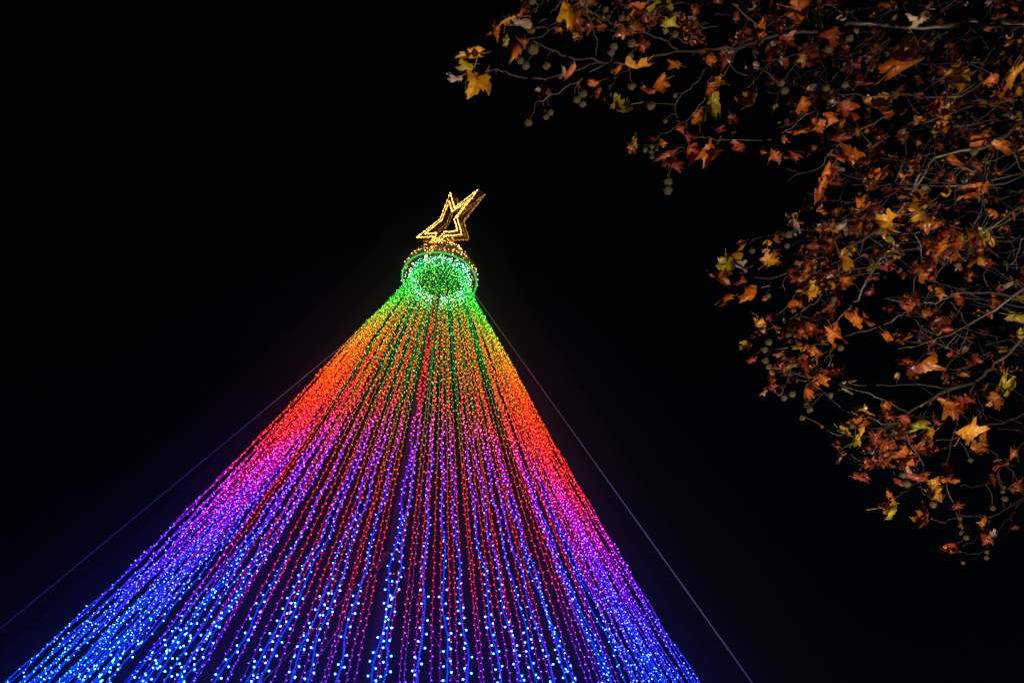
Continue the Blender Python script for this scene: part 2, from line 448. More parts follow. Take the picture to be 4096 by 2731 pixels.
# ---------------------------------------------------------------- star
SAZ = math.radians(61); sn = Vector((math.sin(SAZ), math.cos(SAZ), 0)); sh = Vector((sn.y, -sn.x, 0)); ST = .19
SO = Vector((MX, MY, ZR)) - sn * .30
OUT = [(.35, 2.45), (.66, 1.6), (1.54, 1.40), (.84, 1.11), (1.15, .26), (.42, .85), (-.30, .62), (-.06, 1.25), (-.88, 1.94), (.09, 1.73)]
INN = [(.37, 2.12), (.58, 1.53), (1.24, 1.35), (.73, 1.15), (.96, .55), (.38, 1.02), (-.12, .80), (.06, 1.27), (-.52, 1.75), (.19, 1.60)]
star = empty("star", tuple(SO + Vector((0, 0, .9)) + sh * .2)); 
tag(star, "big five pointed golden star outlined in rope light on top of the light tree", "star")
def sp(q, t): return SO + sh * q[0] + Vector((0, 0, q[1])) + sn * t
def loop_beads(L_, t, rad, mt, nm):
    B = Bulbs(); n = len(L_)
    for i in range(n):
        p, q = sp(L_[i], t), sp(L_[(i + 1) % n], t); seg = max(2, int((q - p).length / .027))
        for j in range(seg):
            B.add(p.lerp(q, (j + random.uniform(.2, .8)) / seg) + Vector((0, 0, random.gauss(0, .003))), -sn + Vector((random.gauss(0, .6), random.gauss(0, .6), random.gauss(0, .6))), rad * random.choice((.4, .6, .75, .9)), .004)
    tag(B.obj(nm, [mt, M_dark], star), kind="stuff")
loop_beads(OUT, 0, .0095, M_rope, "rope_light"); loop_beads(INN, 0, .0095, M_rope, "rope_light")
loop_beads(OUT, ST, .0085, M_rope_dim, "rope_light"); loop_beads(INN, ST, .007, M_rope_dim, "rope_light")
b = MB()
n = len(OUT)
for L_ in (OUT, INN):
    for i in range(n):
        for t in (.012, ST - .012): b.tube([sp(L_[i], t), sp(L_[(i + 1) % n], t)], .005, 5)
        b.tube([sp(L_[i], 0), sp(L_[i], ST)], .005, 5)
for i in range(n):
    for t in (.01, ST - .01): b.tube([sp(OUT[i], t), sp(INN[i], t)], .004, 5)
b.tube([(MX, MY, ZR + .9), (MX, MY, ZR + 1.3), tuple(sp((.1, 1.5), ST * .5))], .02, 6)
b.obj("star_frame", M_galv, star)
b = MB(); Bs = Bulbs()
def strip(p, sc_=1):
    e = Vector((random.gauss(0, 1), random.gauss(0, 1), random.gauss(0, 1))).normalized() * random.uniform(.006, .018) * sc_
    g = Vector((random.gauss(0, 1), random.gauss(0, 1), random.gauss(0, 1))).normalized() * .0035
    b.add([tuple(p - e), tuple(p + e), tuple(p + e * .8 + g), tuple(p - e * .8 + g)], [(0, 1, 2, 3)])
for L_ in (OUT, INN):
    for i in range(n):
        p, q = Vector(L_[i]), Vector(L_[(i + 1) % n]); ln = (q - p).length
        for k in range(int(ln * 650 )):
            c = p.lerp(q, random.random()); strip(sp(c, random.uniform(.01, ST - .01)) + Vector((random.gauss(0, .006), random.gauss(0, .006), random.gauss(0, .006))))
for i in range(n):
    for k in range(90):
        s_, t_ = random.random(), random.random()
        o1 = Vector(OUT[i]).lerp(Vector(OUT[(i + 1) % n]), s_); i1 = Vector(INN[i]).lerp(Vector(INN[(i + 1) % n]), s_)
        strip(sp(o1.lerp(i1, t_), ST - .006), .8)
tag(b.obj("tinsel", M_tinsel, star), kind='stuff')

# ---------------------------------------------------------------- guy cables and lines
def cable(pts, rad, label, nm="guy_cable", cat="cable", group=None, mt=None):
    b = MB(); o0 = Vector(pts[-1]); 
    b.tube(pts, rad, 6); o = b.obj(nm, mt or M_wire, None, True, tuple(o0)); tag(o, label, cat, group); return o
def guy(a, c, Rg, sx):
    N_ = ray(*a).cross(ray(*c)); best = None
    for t in np.arange(0, 2 * PI, .002):          # where the ring meets the sight plane of the cable
        P = Vector((MX + RR * math.cos(t), MY + RR * math.sin(t), ZR)); e = abs(N_.dot(P - CAM))
        if math.cos(t) * sx > 0 and math.sin(t) > -.2 and (best is None or e < best[0]): best = (e, P)
    top = best[1]; best = None
    for t in np.arange(0, 2 * PI, .002):
        P = Vector((MX + Rg * math.cos(t), MY + Rg * math.sin(t), .05)); e = abs(N_.dot(P - CAM))
        if math.cos(t) * sx > .2 and (best is None or e < best[0]): best = (e, P)
    bot = best[1]
    return top, bot
for (a, c, sx, lb) in (((1500, 1273), (100, 2428), -1, "thin straight guy wire running out beyond the left edge of the light strings"),
                       ((2250, 1668), (2900, 2576), 1, "thin straight guy wire running down beyond the right edge of the light strings")):
    T, Bt = guy(a, c, 9.0, sx)
    n_ = 24; pts = [T.lerp(Bt, j / n_) - Vector((0, 0, .0 * math.sin(PI * j / n_))) for j in range(n_ + 1)]
    cable(pts, .0045, lb, "guy_wire", "guy wire")
    b = MB(); b.box((Bt.x, Bt.y, .06), (.3, .3, .12), .4); o = b.obj("anchor_block", M_stone, None, False, (Bt.x, Bt.y, 0))
    tag(o, "stone anchor block at the foot of the %s guy wire" % ("left" if sx < 0 else "right"), "anchor block")
# mast collar with shackles, and its four stays
ZJ = 1.6 + .466 * S
col = empty("stay_collar", (MX, MY, ZJ)); tag(col, "steel collar with shackles clamped halfway up the mast inside the strings", "mast collar")
b = MB(); b.lathe((MX, MY, ZJ), [(.08, -.05), (.098, -.05), (.098, .05), (.08, .05)], 24); b.obj("clamp_band", M_galv, col, True)
stays = [((1555, 2250), (1180, 2480), "inner stay from the mast collar slanting down to the far left"),
         ((1570, 2245), (1235, 2725), "inner stay from the mast collar dropping steeply to the left"),
         ((1590, 2262), (2010, 2735), "inner stay from the mast collar slanting down to the right")]
for (a, c, lb) in stays:
    sx = 1 if c[0] > a[0] else -1
    N_ = ray(*a).cross(ray(*c)); best = None
    for t in np.arange(0, 2 * PI, .004):
        P = Vector((MX + 4.6 * math.cos(t), MY + 4.6 * math.sin(t), .05)); e = abs(N_.dot(P - CAM))
        if math.cos(t) * sx > .1 and (best is None or e < best[0]): best = (e, P)
    Bt = best[1]; d = (Bt - Vector((MX, MY, ZJ))); hd = Vector((d.x, d.y, 0)).normalized()
    s0 = Vector((MX, MY, ZJ)) + hd * .10; dn = (Bt - s0).normalized()
    b = MB()
    b.box(tuple(s0 + hd * .02), (.06, .06, .08), math.atan2(hd.y, hd.x))
    prp = dn.cross(Vector((0, 0, 1))).normalized()
    for g in (0, 1):
        c0 = s0 + dn * (.09 + g * .13); ring_pts = [c0 + dn * (.075 * math.cos(t)) + (prp if g == 0 else dn.cross(prp)) * (.03 * math.sin(t)) for t in np.linspace(0, 2 * PI, 13)]
        b.tube(ring_pts, .011, 6, False)
    b.tube([s0 + dn * .28, s0 + dn * .5], .016, 8)
    b.obj("shackle", M_galv, col, True)
    cable([s0 + dn * .48, s0.lerp(Bt, .5), Bt], .004, lb, "stay_cable", "cable")
p1 = at(1735, 1345, 15.6); 
cable([(p1.x, p1.y, ZR), at(1735, 1345, 15.4), at(1702, 1778, 14.6), at(1669, 2131, 13.9), at(1633, 2531, 13.3), at(1608, 2790, 12.9), tuple(at(1608, 2790, 12.9) * 1) [0:2] + (0.05,)], .0055,
      "slack vertical cable hanging beside the mast inside the strings", "power_cable", "cable")
p2 = at(1519, 2731, 10.5)
cable([at(1530, 2520, 11.2), p2, (p2.x, p2.y, .05)], .006, "blue lit lower cable close by the mast foot on its right side", "power_cable", "cable")

# ---------------------------------------------------------------- unseen lamp added behind the viewer as warm fill for the leaves
def lamp(x, y, z, label):
    t = empty("fill_lamp", (x, y, 0)); tag(t, label, "added lamp")
    b = MB(); b.lathe((x, y, 0), [(.0, 0), (.16, 0), (.16, .25), (.07, .4), (.045, 1.2), (.038, z - .3), (.09, z - .26), (.09, z - .2), (0, z - .2)], 16); b.obj("post", M_post, t, True)
    b = MB(); b.lathe((x, y, z), [(.001, -.2)] + [(.2 * math.sin(q), -.2 * math.cos(q)) for q in np.linspace(.2, PI - .1, 12)] + [(.001, .2)], 20); b.obj("globe", M_globe, t, True)
    b = MB(); b.lathe((x, y, z), [(.1, .2), (.12, .23), (.0, .3)], 16); b.obj("cap", M_post, t, True)
M_globe = glow("fill_globe", (1, .74, .46), 1.5)
lamp(3.0, -4.2, 3.4, "dim globe lamp added unseen behind the camera")
# floodlight added out of view under the plane tree to light its crown
FLP = Vector((3.0, 2.2, .45)); AIM = FLP + Vector((-.12, .15, 1.0)) * 4
fl = empty("fill_floodlight", (FLP.x, FLP.y, 0)); tag(fl, "added unseen ground floodlight shining up into the plane tree", "fill_floodlight")
b = MB(); fd = (AIM - FLP).normalized(); b.tube([FLP - fd * .16, FLP - fd * .03], [.08, .15], 20); b.obj("housing", M_post, fl)
b = MB(); b.tube([(FLP.x, FLP.y, 0), (FLP.x, FLP.y, .05)], .16, 16); b.tube([(FLP.x, FLP.y, .05), tuple(FLP - fd * .12)], .02, 8); b.obj("bracket", M_post, fl)
ld = bpy.data.lights.new("fill_beam", 'SPOT'); ld.energy = 1850; ld.color = (1, .76, .52); ld.spot_size = math.radians(82); ld.spot_blend = .5; ld.shadow_soft_size = .09
lo = bpy.data.objects.new("fill_beam", ld); COL.objects.link(lo); lo.parent = fl; lo.location = FLP - Vector((FLP.x, FLP.y, 0)); lo.rotation_euler = fd.to_track_quat('-Z', 'Y').to_euler()

# ---------------------------------------------------------------- plane tree
def sA(L_): return [(1700 + .5102 * x, .5102 * y, *r) for (x, y, *r) in L_]
def sB(L_): return [(2896 + .5102 * x, .5102 * y, *r) for (x, y, *r) in L_]
def sC(L_): return [(2700 + .5935 * x, 700 + .5935 * y, *r) for (x, y, *r) in L_]
def sD(L_): return [(2900 + .5739 * x, 1400 + .5739 * y, *r) for (x, y, *r) in L_]
def depth0(x, y):
    return 5.5 + .55 * math.sin(x / 410 + y / 700) + .45 * math.sin(y / 330 - x / 900 + 1) + .35 * (x - 2900) / 1000
TRX, TRY = 9.2, 4.2
plane = empty("plane_tree", (TRX, TRY, 0))
tag(plane, "plane tree with orange autumn leaves and hanging seed balls reaching in from the right", "tree")
b = MB(); tp = [(TRX, TRY, 0), (TRX + .05, TRY, .4), (TRX - .05, TRY + .05, 2), (TRX, TRY + .1, 4.2), (TRX - .2, TRY + .2, 7), (TRX - .25, TRY + .3, 10)]
b.tube(tp, [.42, .33, .28, .25, .19, .1], 16); b.obj("trunk", M_bark, plane, True)
def smoothp(pts, sub=3):
    P = [Vector(p) for p in pts]; out = []
    if len(P) < 3: return P
    for i in range(len(P) - 1):
        p0, p1, p2, p3 = P[max(0, i - 1)], P[i], P[i + 1], P[min(len(P) - 1, i + 2)]
        for k in range(sub):
            t = k / sub
            out.append(.5 * ((2 * p1) + (-p0 + p2) * t + (2 * p0 - 5 * p1 + 4 * p2 - p3) * t * t + (-p0 + 3 * p1 - 3 * p2 + p3) * t ** 3))
    out.append(P[-1]); return out
BR = []     # (px polyline tip->base or so, r_start, r_end) radii in metres
def br(L_, r0_, r1_, ext=None): BR.append((L_, r0_, r1_, ext))
limb = sB([(2600, 210), (2352, 200), (2100, 180), (1900, 170), (1750, 215), (1450, 215), (1280, 205), (1070, 180), (850, 230), (600, 255), (380, 280), (200, 350), (0, 400)])
br(limb[::-1], .012, .038, (TRX - .2, TRY + .2, 6.6))
br(sA([(480, 540), (600, 555), (700, 590), (860, 612), (1060, 575), (1240, 530), (1400, 495), (1560, 495), (1700, 470), (1880, 420), (2120, 400), (2352, 380), (2500, 380)]), .004, .013)
br(sA([(850, 330), (950, 370), (1080, 430), (1200, 465), (1320, 462), (1400, 495)]), .005, .009)
br(sA([(870, 820), (960, 770), (1100, 700), (1250, 605), (1400, 510)]), .004, .009)
br(sA([(800, 300), (900, 290), (980, 240), (1060, 180), (1150, 140)]), .003, .005)
br(sA([(830, 215), (930, 215), (1050, 180), (1150, 140), (1250, 60), (1300, -60)]), .003, .007)
br(sA([(1350, 440), (1340, 300), (1290, 160), (1270, 90), (1260, -20)]), .004, .006)
br(sA([(1330, 115), (1430, 160), (1530, 220), (1700, 260), (1850, 310), (1980, 380)]), .004, .009)
br(sA([(810, 200), (820, 120), (880, 70), (930, 10), (960, -60)]), .003, .005)
br(sA([(870, 190), (950, 140), (1010, 80), (1040, 50), (1060, -40)]), .003, .005)
br(sA([(1820, 1080), (1950, 1010), (2040, 950), (2130, 870), (2200, 760)]), .003, .006)
br(sA([(1660, 1135), (1800, 1130), (1930, 1155), (2040, 1170)]), .003, .004)
br(sA([(2100, 1075), (2200, 1075), (2280, 1095), (2352, 1095), (2530, 1105), (2740, 1085)]), .003, .006)
br(sA([(1980, 930), (1960, 820), (2050, 720), (2130, 640), (2210, 520)]), .004, .008)
br(sA([(1450, 670), (1520, 600), (1600, 520), (1640, 490)]), .002, .003)
br(sA([(1760, 260), (1770, 190), (1830, 110), (1860, 40), (1880, -50)]), .003, .005)
br(sA([(1550, -30), (1552, 60), (1545, 120)]), .002, .002)
br(sB([(1250, 230), (1150, 300), (1050, 370), (980, 440)][::-1]), .004, .009)
br(sB([(850, 610), (960, 530), (1080, 440), (1250, 340), (1330, 270)]), .004, .009)
br(sB([(1000, 710), (1110, 600), (1200, 450), (1350, 250)]), .004, .007)
br(sB([(830, 700), (800, 580), (760, 480), (720, 380), (650, 260)]), .004, .007)
br(sB([(1420, 1530), (1560, 1390), (1650, 1230), (1950, 1170), (2150, 1110), (2352, 930), (2600, 760)]), .012, .028, (TRX - .1, TRY + .1, 5.4))
br(sB([(870, 740), (1100, 755), (1300, 740), (1500, 745), (1800, 770), (1950, 700), (2200, 500), (2400, 300)]), .006, .014)
br(sB([(60, 20), (150, 110), (250, 210)]), .005, .008)
br(sB([(150, 300), (170, 190), (230, 130), (280, 0), (300, -60)]), .006, .009)
br(sB([(780, 20), (900, 80), (1000, 130), (1050, 170)]), .006, .010)
br(sB([(430, 1050), (520, 1010), (600, 930), (720, 860), (840, 830), (1000, 770)]), .004, .008)
br(sB([(510, 1190), (700, 1180), (860, 1140), (1100, 1000), (1300, 880)]), .003, .007)
br(sB([(480, 1300), (560, 1350), (590, 1370), (720, 1330), (800, 1240), (870, 1150), (1000, 1050)]), .004, .008)
br(sB([(590, 1370), (490, 1420)]), .003, .003)
br(sB([(650, 1500), (720, 1550), (850, 1568), (1000, 1590)]), .003, .005)
br(sB([(0, 580), (100, 400), (200, 300)]), .006, .009)
br(sB([(180, 690), (300, 560), (400, 470), (600, 420), (760, 300)]), .004, .006)
br(sB([(1300, 1500), (1400, 1290), (1430, 1050), (1450, 960)]), .004, .006)
br(sB([(1200, 1230), (1450, 1290), (1600, 1400), (1900, 1450), (2200, 1430), (2500, 1300)]), .004, .008)
br(sB([(880, 1350), (1060, 1400), (1240, 1440), (1500, 1445), (1800, 1460), (2352, 1360)]), .004, .009)
br(sB([(1520, 740), (1700, 620), (1900, 520), (2100, 330), (2352, 200)]), .005, .012)
br(sB([(1560, 960), (1750, 900), (1950, 830), (2352, 780), (2500, 740)]), .004, .009)
br(sB([(1660, 1090), (1600, 1200), (1540, 1330)]), .003, .004)
br(sB([(2060, 980), (2090, 1120), (2050, 1300), (1980, 1450), (1990, 1590)]), .004, .007)
br(sC([(520, 670), (640, 700), (800, 640), (900, 600), (1040, 530), (1200, 470), (1450, 300), (1600, 100), (1650, -20)]), .006, .018)
br(sC([(480, 460), (560, 420), (700, 400), (850, 375), (1000, 365), (1160, 300)]), .003, .006)
br(sC([(620, 1050), (760, 980), (880, 900), (960, 850), (1040, 740)]), .004, .007)
br(sC([(610, 1195), (750, 1160), (870, 1145), (1050, 1130)]), .004, .006)
br(sC([(705, 1400), (790, 1320), (850, 1285), (1030, 1190)]), .004, .007)
br(sC([(680, 950), (760, 880), (850, 770), (1000, 700), (1100, 640), (1330, 620)]), .004, .008)
br(sC([(1040, 1290), (1060, 1150), (1090, 990), (1150, 920), (1230, 830), (1280, 740), (1330, 650), (1400, 540)]), .008, .016)
br(sC([(1160, 1080), (1250, 1060), (1400, 1015), (1500, 960), (1600, 900), (1700, 860)]), .004, .009)
br(sC([(1410, 835), (1500, 845), (1650, 855), (1800, 845), (1900, 795), (2060, 790), (2200, 800), (2352, 845), (2600, 950)]), .004, .014)
br(sC([(1500, 1170), (1600, 1165), (1700, 1120), (1850, 1070), (2000, 1000), (2150, 900), (2352, 760), (2600, 600)]), .004, .020)
br(sC([(1180, 1410), (1400, 1415), (1550, 1410), (1700, 1415), (1850, 1430)]), .004, .008)
br(sC([(1650, 1568), (1850, 1430), (2000, 1400), (2100, 1330), (2200, 1240), (2352, 1100), (2600, 900)]), .012, .024, (TRX - .05, TRY + .05, 4.6))
br(sC([(1600, 830), (1620, 700), (1660, 600), (1655, 470), (1600, 400)]), .003, .006)
br(sC([(895, 110), (950, 150), (1100, 180), (1200, 185), (1400, 150), (1600, 90)]), .003, .006)
br(sC([(1060, 50), (1200, 60), (1450, 65), (1700, 60), (2000, 80)]), .004, .007)
br(sC([(1690, 830), (1780, 650), (1900, 500), (2000, 430), (2200, 300), (2352, 200)]), .005, .010)
br(sC([(1890, 1230), (1960, 1100), (1970, 1010), (1900, 900), (1850, 850)]), .003, .005)
br(sC([(1600, 970), (1680, 1040), (1780, 1070)]), .003, .004)
br(sC([(1180, 560), (1300, 600), (1400, 560), (1560, 500), (1720, 490)]), .003, .006)
br(sC([(2080, 400), (2200, 330), (2352, 230)]), .004, .007)
br(sC([(2130, 620), (2250, 700), (2352, 760)]), .003, .005)
br(sC([(2200, 600), (2280, 590), (2320, 500), (2352, 420)]), .003, .005)
br(sC([(1200, 380), (1330, 430), (1400, 480)]), .004, .005)
br(sD([(620, 240), (720, 320), (800, 400), (900, 440), (1000, 470), (1090, 500), (1180, 510)]), .004, .009)
br(sD([(1080, 560), (1180, 510), (1300, 420), (1420, 350), (1560, 280), (1740, 220)]), .010, .016)
br(sD([(800, 240), (930, 280), (1050, 320), (1180, 390), (1280, 440)]), .004, .007)
br(sD([(690, 540), (780, 590), (900, 605), (990, 610), (1080, 570), (1160, 530)]), .003, .006)
br(sD([(870, 540), (1000, 545), (1160, 530)]), .003, .005)
br(sD([(940, 850), (1010, 760), (1070, 690), (1130, 610), (1170, 540)]), .004, .008)
br(sD([(1550, 810), (1570, 660), (1610, 520), (1650, 420), (1740, 230)]), .005, .008)
br(sD([(1540, 900), (1570, 1020), (1620, 1155)]), .005, .005)
br(sD([(1440, 1165), (1530, 1195), (1620, 1160), (1720, 1155), (1840, 1170), (1950, 1110), (2084, 1030), (2400, 860)]), .004, .014)
br(sD([(1660, 1370), (1760, 1310), (1830, 1230), (1850, 1170)]), .004, .006)
br(sD([(1640, 1405), (1720, 1425), (1800, 1400), (1860, 1340), (1920, 1230), (2000, 1130), (2040, 1080), (2200, 960)]), .003, .008)
br(sD([(1480, 630), (1600, 610), (1640, 600), (1790, 545), (1930, 500), (2084, 440), (2400, 300)]), .005, .015)
br(sD([(1170, 1060), (1240, 1000), (1300, 940), (1360, 900), (1380, 800), (1330, 700), (1250, 560)]), .003, .006)
br(sD([(1110, 800), (1200, 830), (1290, 835), (1350, 800)]), .003, .004)
br(sD([(1640, 940), (1750, 945), (1830, 920), (1880, 860), (1960, 770), (2040, 690), (2084, 640), (2300, 500)]), .003, .008)
br(sD([(1820, 680), (1890, 740), (1950, 800), (2030, 880), (2084, 960), (2250, 1000)]), .004, .007)
br(sD([(1375, 1000), (1360, 930), (1340, 860)]), .002, .003)
br(sD([(1420, 740), (1500, 690), (1650, 640)]), .003, .004)
br(sD([(1900, 550), (1990, 560), (2084, 570)]), .003, .004)
br(sD([(1740, 285), (1790, 400), (1820, 500)]), .002, .003)

nodes3 = []
for (L_, r0_, r1_, ext) in BR:
    pts = [at(x, y, depth0(x, y)) for (x, y) in L_]
    if ext: pts.append(pts[-1].lerp(Vector(ext), .5) + Vector((0, 0, .15))); pts.append(Vector(ext))
    sp_ = smoothp(pts, 3); n_ = len(sp_)
    rads = []
    for i, p in enumerate(sp_):
        t = i / max(1, n_ - 1); r_ = (r0_ + (r1_ - r0_) * t) * .68
        if i % 3 == 0: r_ *= 1.22
        rads.append(r_)
    sp_ = [p + Vector((random.gauss(0, .006), random.gauss(0, .006), random.gauss(0, .006))) for p in sp_]
    b = MB(); b.tube(sp_, rads, 7)
    for i in range(2, n_ - 1, 2):              # buds and spur shoots
        if random.random() < .6:
            d = Vector((random.gauss(0, 1), random.gauss(0, 1), random.gauss(0, 1))).normalized(); ln = random.uniform(.01, .03)
            b.tube([sp_[i], sp_[i] + d * (rads[i] + ln)], [.004, .0022], 4)
    b.obj("branch", M_bark, plane, True)
    for p in sp_: nodes3.append(p)

# leaf meshes: five lobed, toothed, curled
def leaf_geo(seed):
    R_ = random.Random(seed)
    lob = [(-122, .66), (-58, .92), (0, 1.0), (58, .92), (122, .66)]
    def rad(th):
        d = math.degrees(th); v = .50
        for (c, l) in lob:
            x = abs((d - c + 180) % 360 - 180); v = max(v, l * (1 - .62 * (x / 30) ** 1.25) if x < 32 else 0)
        if abs(d) > 158: v = min(v, .16 + .3 * (180 - abs(d)) / 22)
        return v
    n_ = 44; out = []
    for i in range(n_):
        th = -PI + 2 * PI * (i + .5) / n_; r_ = rad(th) * (1.0 + (.10 if i % 2 else -.07)) * R_.uniform(.82, 1.12)
        out.append((th, r_))
    V = [(0, 0, 0)]
    for fr in (.35, .7, 1.0):
        for (th, r_) in out:
            rr_ = r_ * fr if fr > .5 else min(r_ * fr * 1.2, .3)
            V.append((rr_ * math.sin(th), rr_ * math.cos(th) + 0.0, 0))
    cu = R_.uniform(.8, 4.0) * R_.choice((-1, 1)); cv = R_.uniform(.5, 2.8) * R_.choice((-1, 1)); wx = R_.uniform(.6, 1.05); tw = R_.uniform(-1.3, 1.3); ph = R_.uniform(0, 6)
    W_ = []
    for (x, y, z) in V:
        r2 = math.hypot(x, y)
        z += .13 * math.sin(5 * math.atan2(x, y) + ph) * r2 + .05 * math.sin(9 * x + ph) * math.cos(8 * y)
        # bend round the midrib
        if abs(cu) > .05: a = x * cu; x, z = math.sin(a) / cu + z * math.sin(a) * 0, z + (1 - math.cos(a)) / cu
        a = y * cv; y, z = math.sin(a) / cv - z * math.sin(a), (1 - math.cos(a)) / cv + z * math.cos(a)
        a = tw * y; x, z = x * math.cos(a) - z * math.sin(a), x * math.sin(a) + z * math.cos(a)
        W_.append((x * .55 * wx, y * .55, z * .55))
    Fc = [(0, 1 + i, 1 + (i + 1) % n_) for i in range(n_)]
    for j in range(2):
        for i in range(n_):
            i2 = (i + 1) % n_; Fc.append((1 + j * n_ + i, 1 + (j + 1) * n_ + i, 1 + (j + 1) * n_ + i2, 1 + j * n_ + i2))
    # petiole
    k0 = len(W_); pt = [(0, 0, 0), (.03, -.22, .05 * cv), (.02, -.42, .16)]
    for (x, y, z) in pt:
        for q in range(3): W_.append((x + .010 * math.cos(q * 2.1), y, z + .010 * math.sin(q * 2.1)))
    for j in range(2):
        for q in range(3): q2 = (q + 1) % 3; Fc.append((k0 + j * 3 + q, k0 + j * 3 + q2, k0 + j * 3 + 3 + q2, k0 + j * 3 + 3 + q))
    return W_, Fc
LG = [leaf_geo(100 + i) for i in range(20)]
LME = {}
for key in LM:
    for i, (V, Fc) in enumerate(LG):
        q = MB(); q.add(V, Fc); LME[key, i] = q.mesh("leaf", LM[key], True)
def leaf_matrix(p, size, tipdir=None, spread=.75):
    """a leaf at p, its blade turned roughly to the camera, hanging"""
    view = (CAM - p).normalized()
    nrm = (view + Vector((random.gauss(0, spread), random.gauss(0, spread), random.gauss(0, spread)))).normalized()
    if tipdir is None: tipdir = Vector((random.gauss(-.3, .7), random.gauss(0, .6), random.gauss(-.7, .6)))
    yv = (tipdir - nrm * tipdir.dot(nrm)).normalized(); xv = yv.cross(nrm)
    M_ = Matrix((xv, yv, nrm)).transposed().to_4x4(); M_ = M_ @ Matrix.Scale(size, 4); M_.translation = p
    return M_

HL = sA([(400, 600, 'y', 135), (400, 430, 'y', 105), (330, 500, 'g', 85), (290, 590, 'g', 95), (250, 600, 'p', 60), (545, 240, 'r', 62), (700, 150, 'y', 95), (740, 200, 'p', 80),
 (640, 310, 'g', 90), (730, 350, 'r', 115), (790, 330, 'o', 65), (640, 130, 'p', 50), (700, 400, 'p', 50), (1130, 70, 'y', 120), (1200, 180, 'r', 95), (1040, 225, 'r', 50), (1130, 550, 'r', 75),
 (1080, 560, 'p', 45), (940, 730, 'r', 75), (900, 690, 'p', 50), (1330, 640, 'o', 85), (1350, 720, 'r', 60), (1520, 540, 'r', 50), (1700, 530, 'y', 125), (1540, 850, 'g', 140), (1700, 340, 'r', 85),
 (1850, 650, 'r', 90), (1740, 690, 'r', 55), (1900, 60, 'g', 140), (1920, 160, 'g', 70), (2100, 90, 'r', 95), (2010, 150, 'r', 60), (2230, 690, 'r', 80), (2250, 800, 'g', 120), (2130, 930, 'o', 110), (2050, 1020, 'r', 90),
 (2290, 1010, 'r', 50), (1640, 1110, 'g', 55), (1620, 1160, 'r', 55), (1780, 1090, 'r', 45), (1860, 1130, 'r', 42), (1940, 1230, 'r', 95), (2090, 1170, 'r', 125), (2250, 1190, 'o', 115),
 (760, 40, 'o', 70), (1700, 75, 'r', 80), (2130, 300, 'r', 60), (2240, 480, 'o', 60), (1960, 1290, 'r', 70), (1960, 520, 'o', 70)])
HL += sB([(580, 60, 'o', 140), (730, 140, 'g', 85), (290, 250, 'o', 78), (130, 300, 'r', 65), (340, 440, 'r', 100), (490, 320, 'r', 78), (500, 470, 'r', 78), (860, 290, 'r', 95), (940, 350, 'r', 75),
 (1340, 520, 'o', 160), (1270, 830, 'y', 140), (1240, 900, 'o', 95), (220, 780, 'y', 120), (70, 930, 'r', 65), (1500, 330, 'g', 125), (1550, 120, 'p', 85), (1860, 580, 'y', 115), (2280, 560, 'y', 115),
 (2110, 630, 'r', 75), (1650, 850, 'r', 95), (1750, 870, 'y', 85), (1700, 990, 'o', 75), (940, 850, 'r', 105), (860, 920, 'o', 65), (720, 990, 'o', 95), (600, 1030, 'r', 65), (980, 1230, 'o', 118),
 (1080, 1270, 'r', 75), (820, 1350, 'o', 118), (800, 1450, 'r', 118), (1200, 1390, 'o', 105), (1440, 1290, 'o', 115), (1430, 1380, 'o', 65), (1780, 1260, 'o', 95), (2010, 1080, 'o', 95), (2150, 1150, 'r', 85),
 (1930, 1320, 'p', 85), (1950, 1500, 'o', 95), (2030, 1480, 'o', 65), (130, 1150, 'r', 65), (330, 1180, 'r', 65), (400, 1220, 'r', 65), (530, 1230, 'r', 60), (460, 1100, 'r', 55), (900, 1070, 'r', 85),
 (620, 810, 'r', 75), (1290, 60, 'o', 65), (2310, 90, 'o', 75), (1060, 1180, 'r', 70), (910, 160, 'p', 50)])
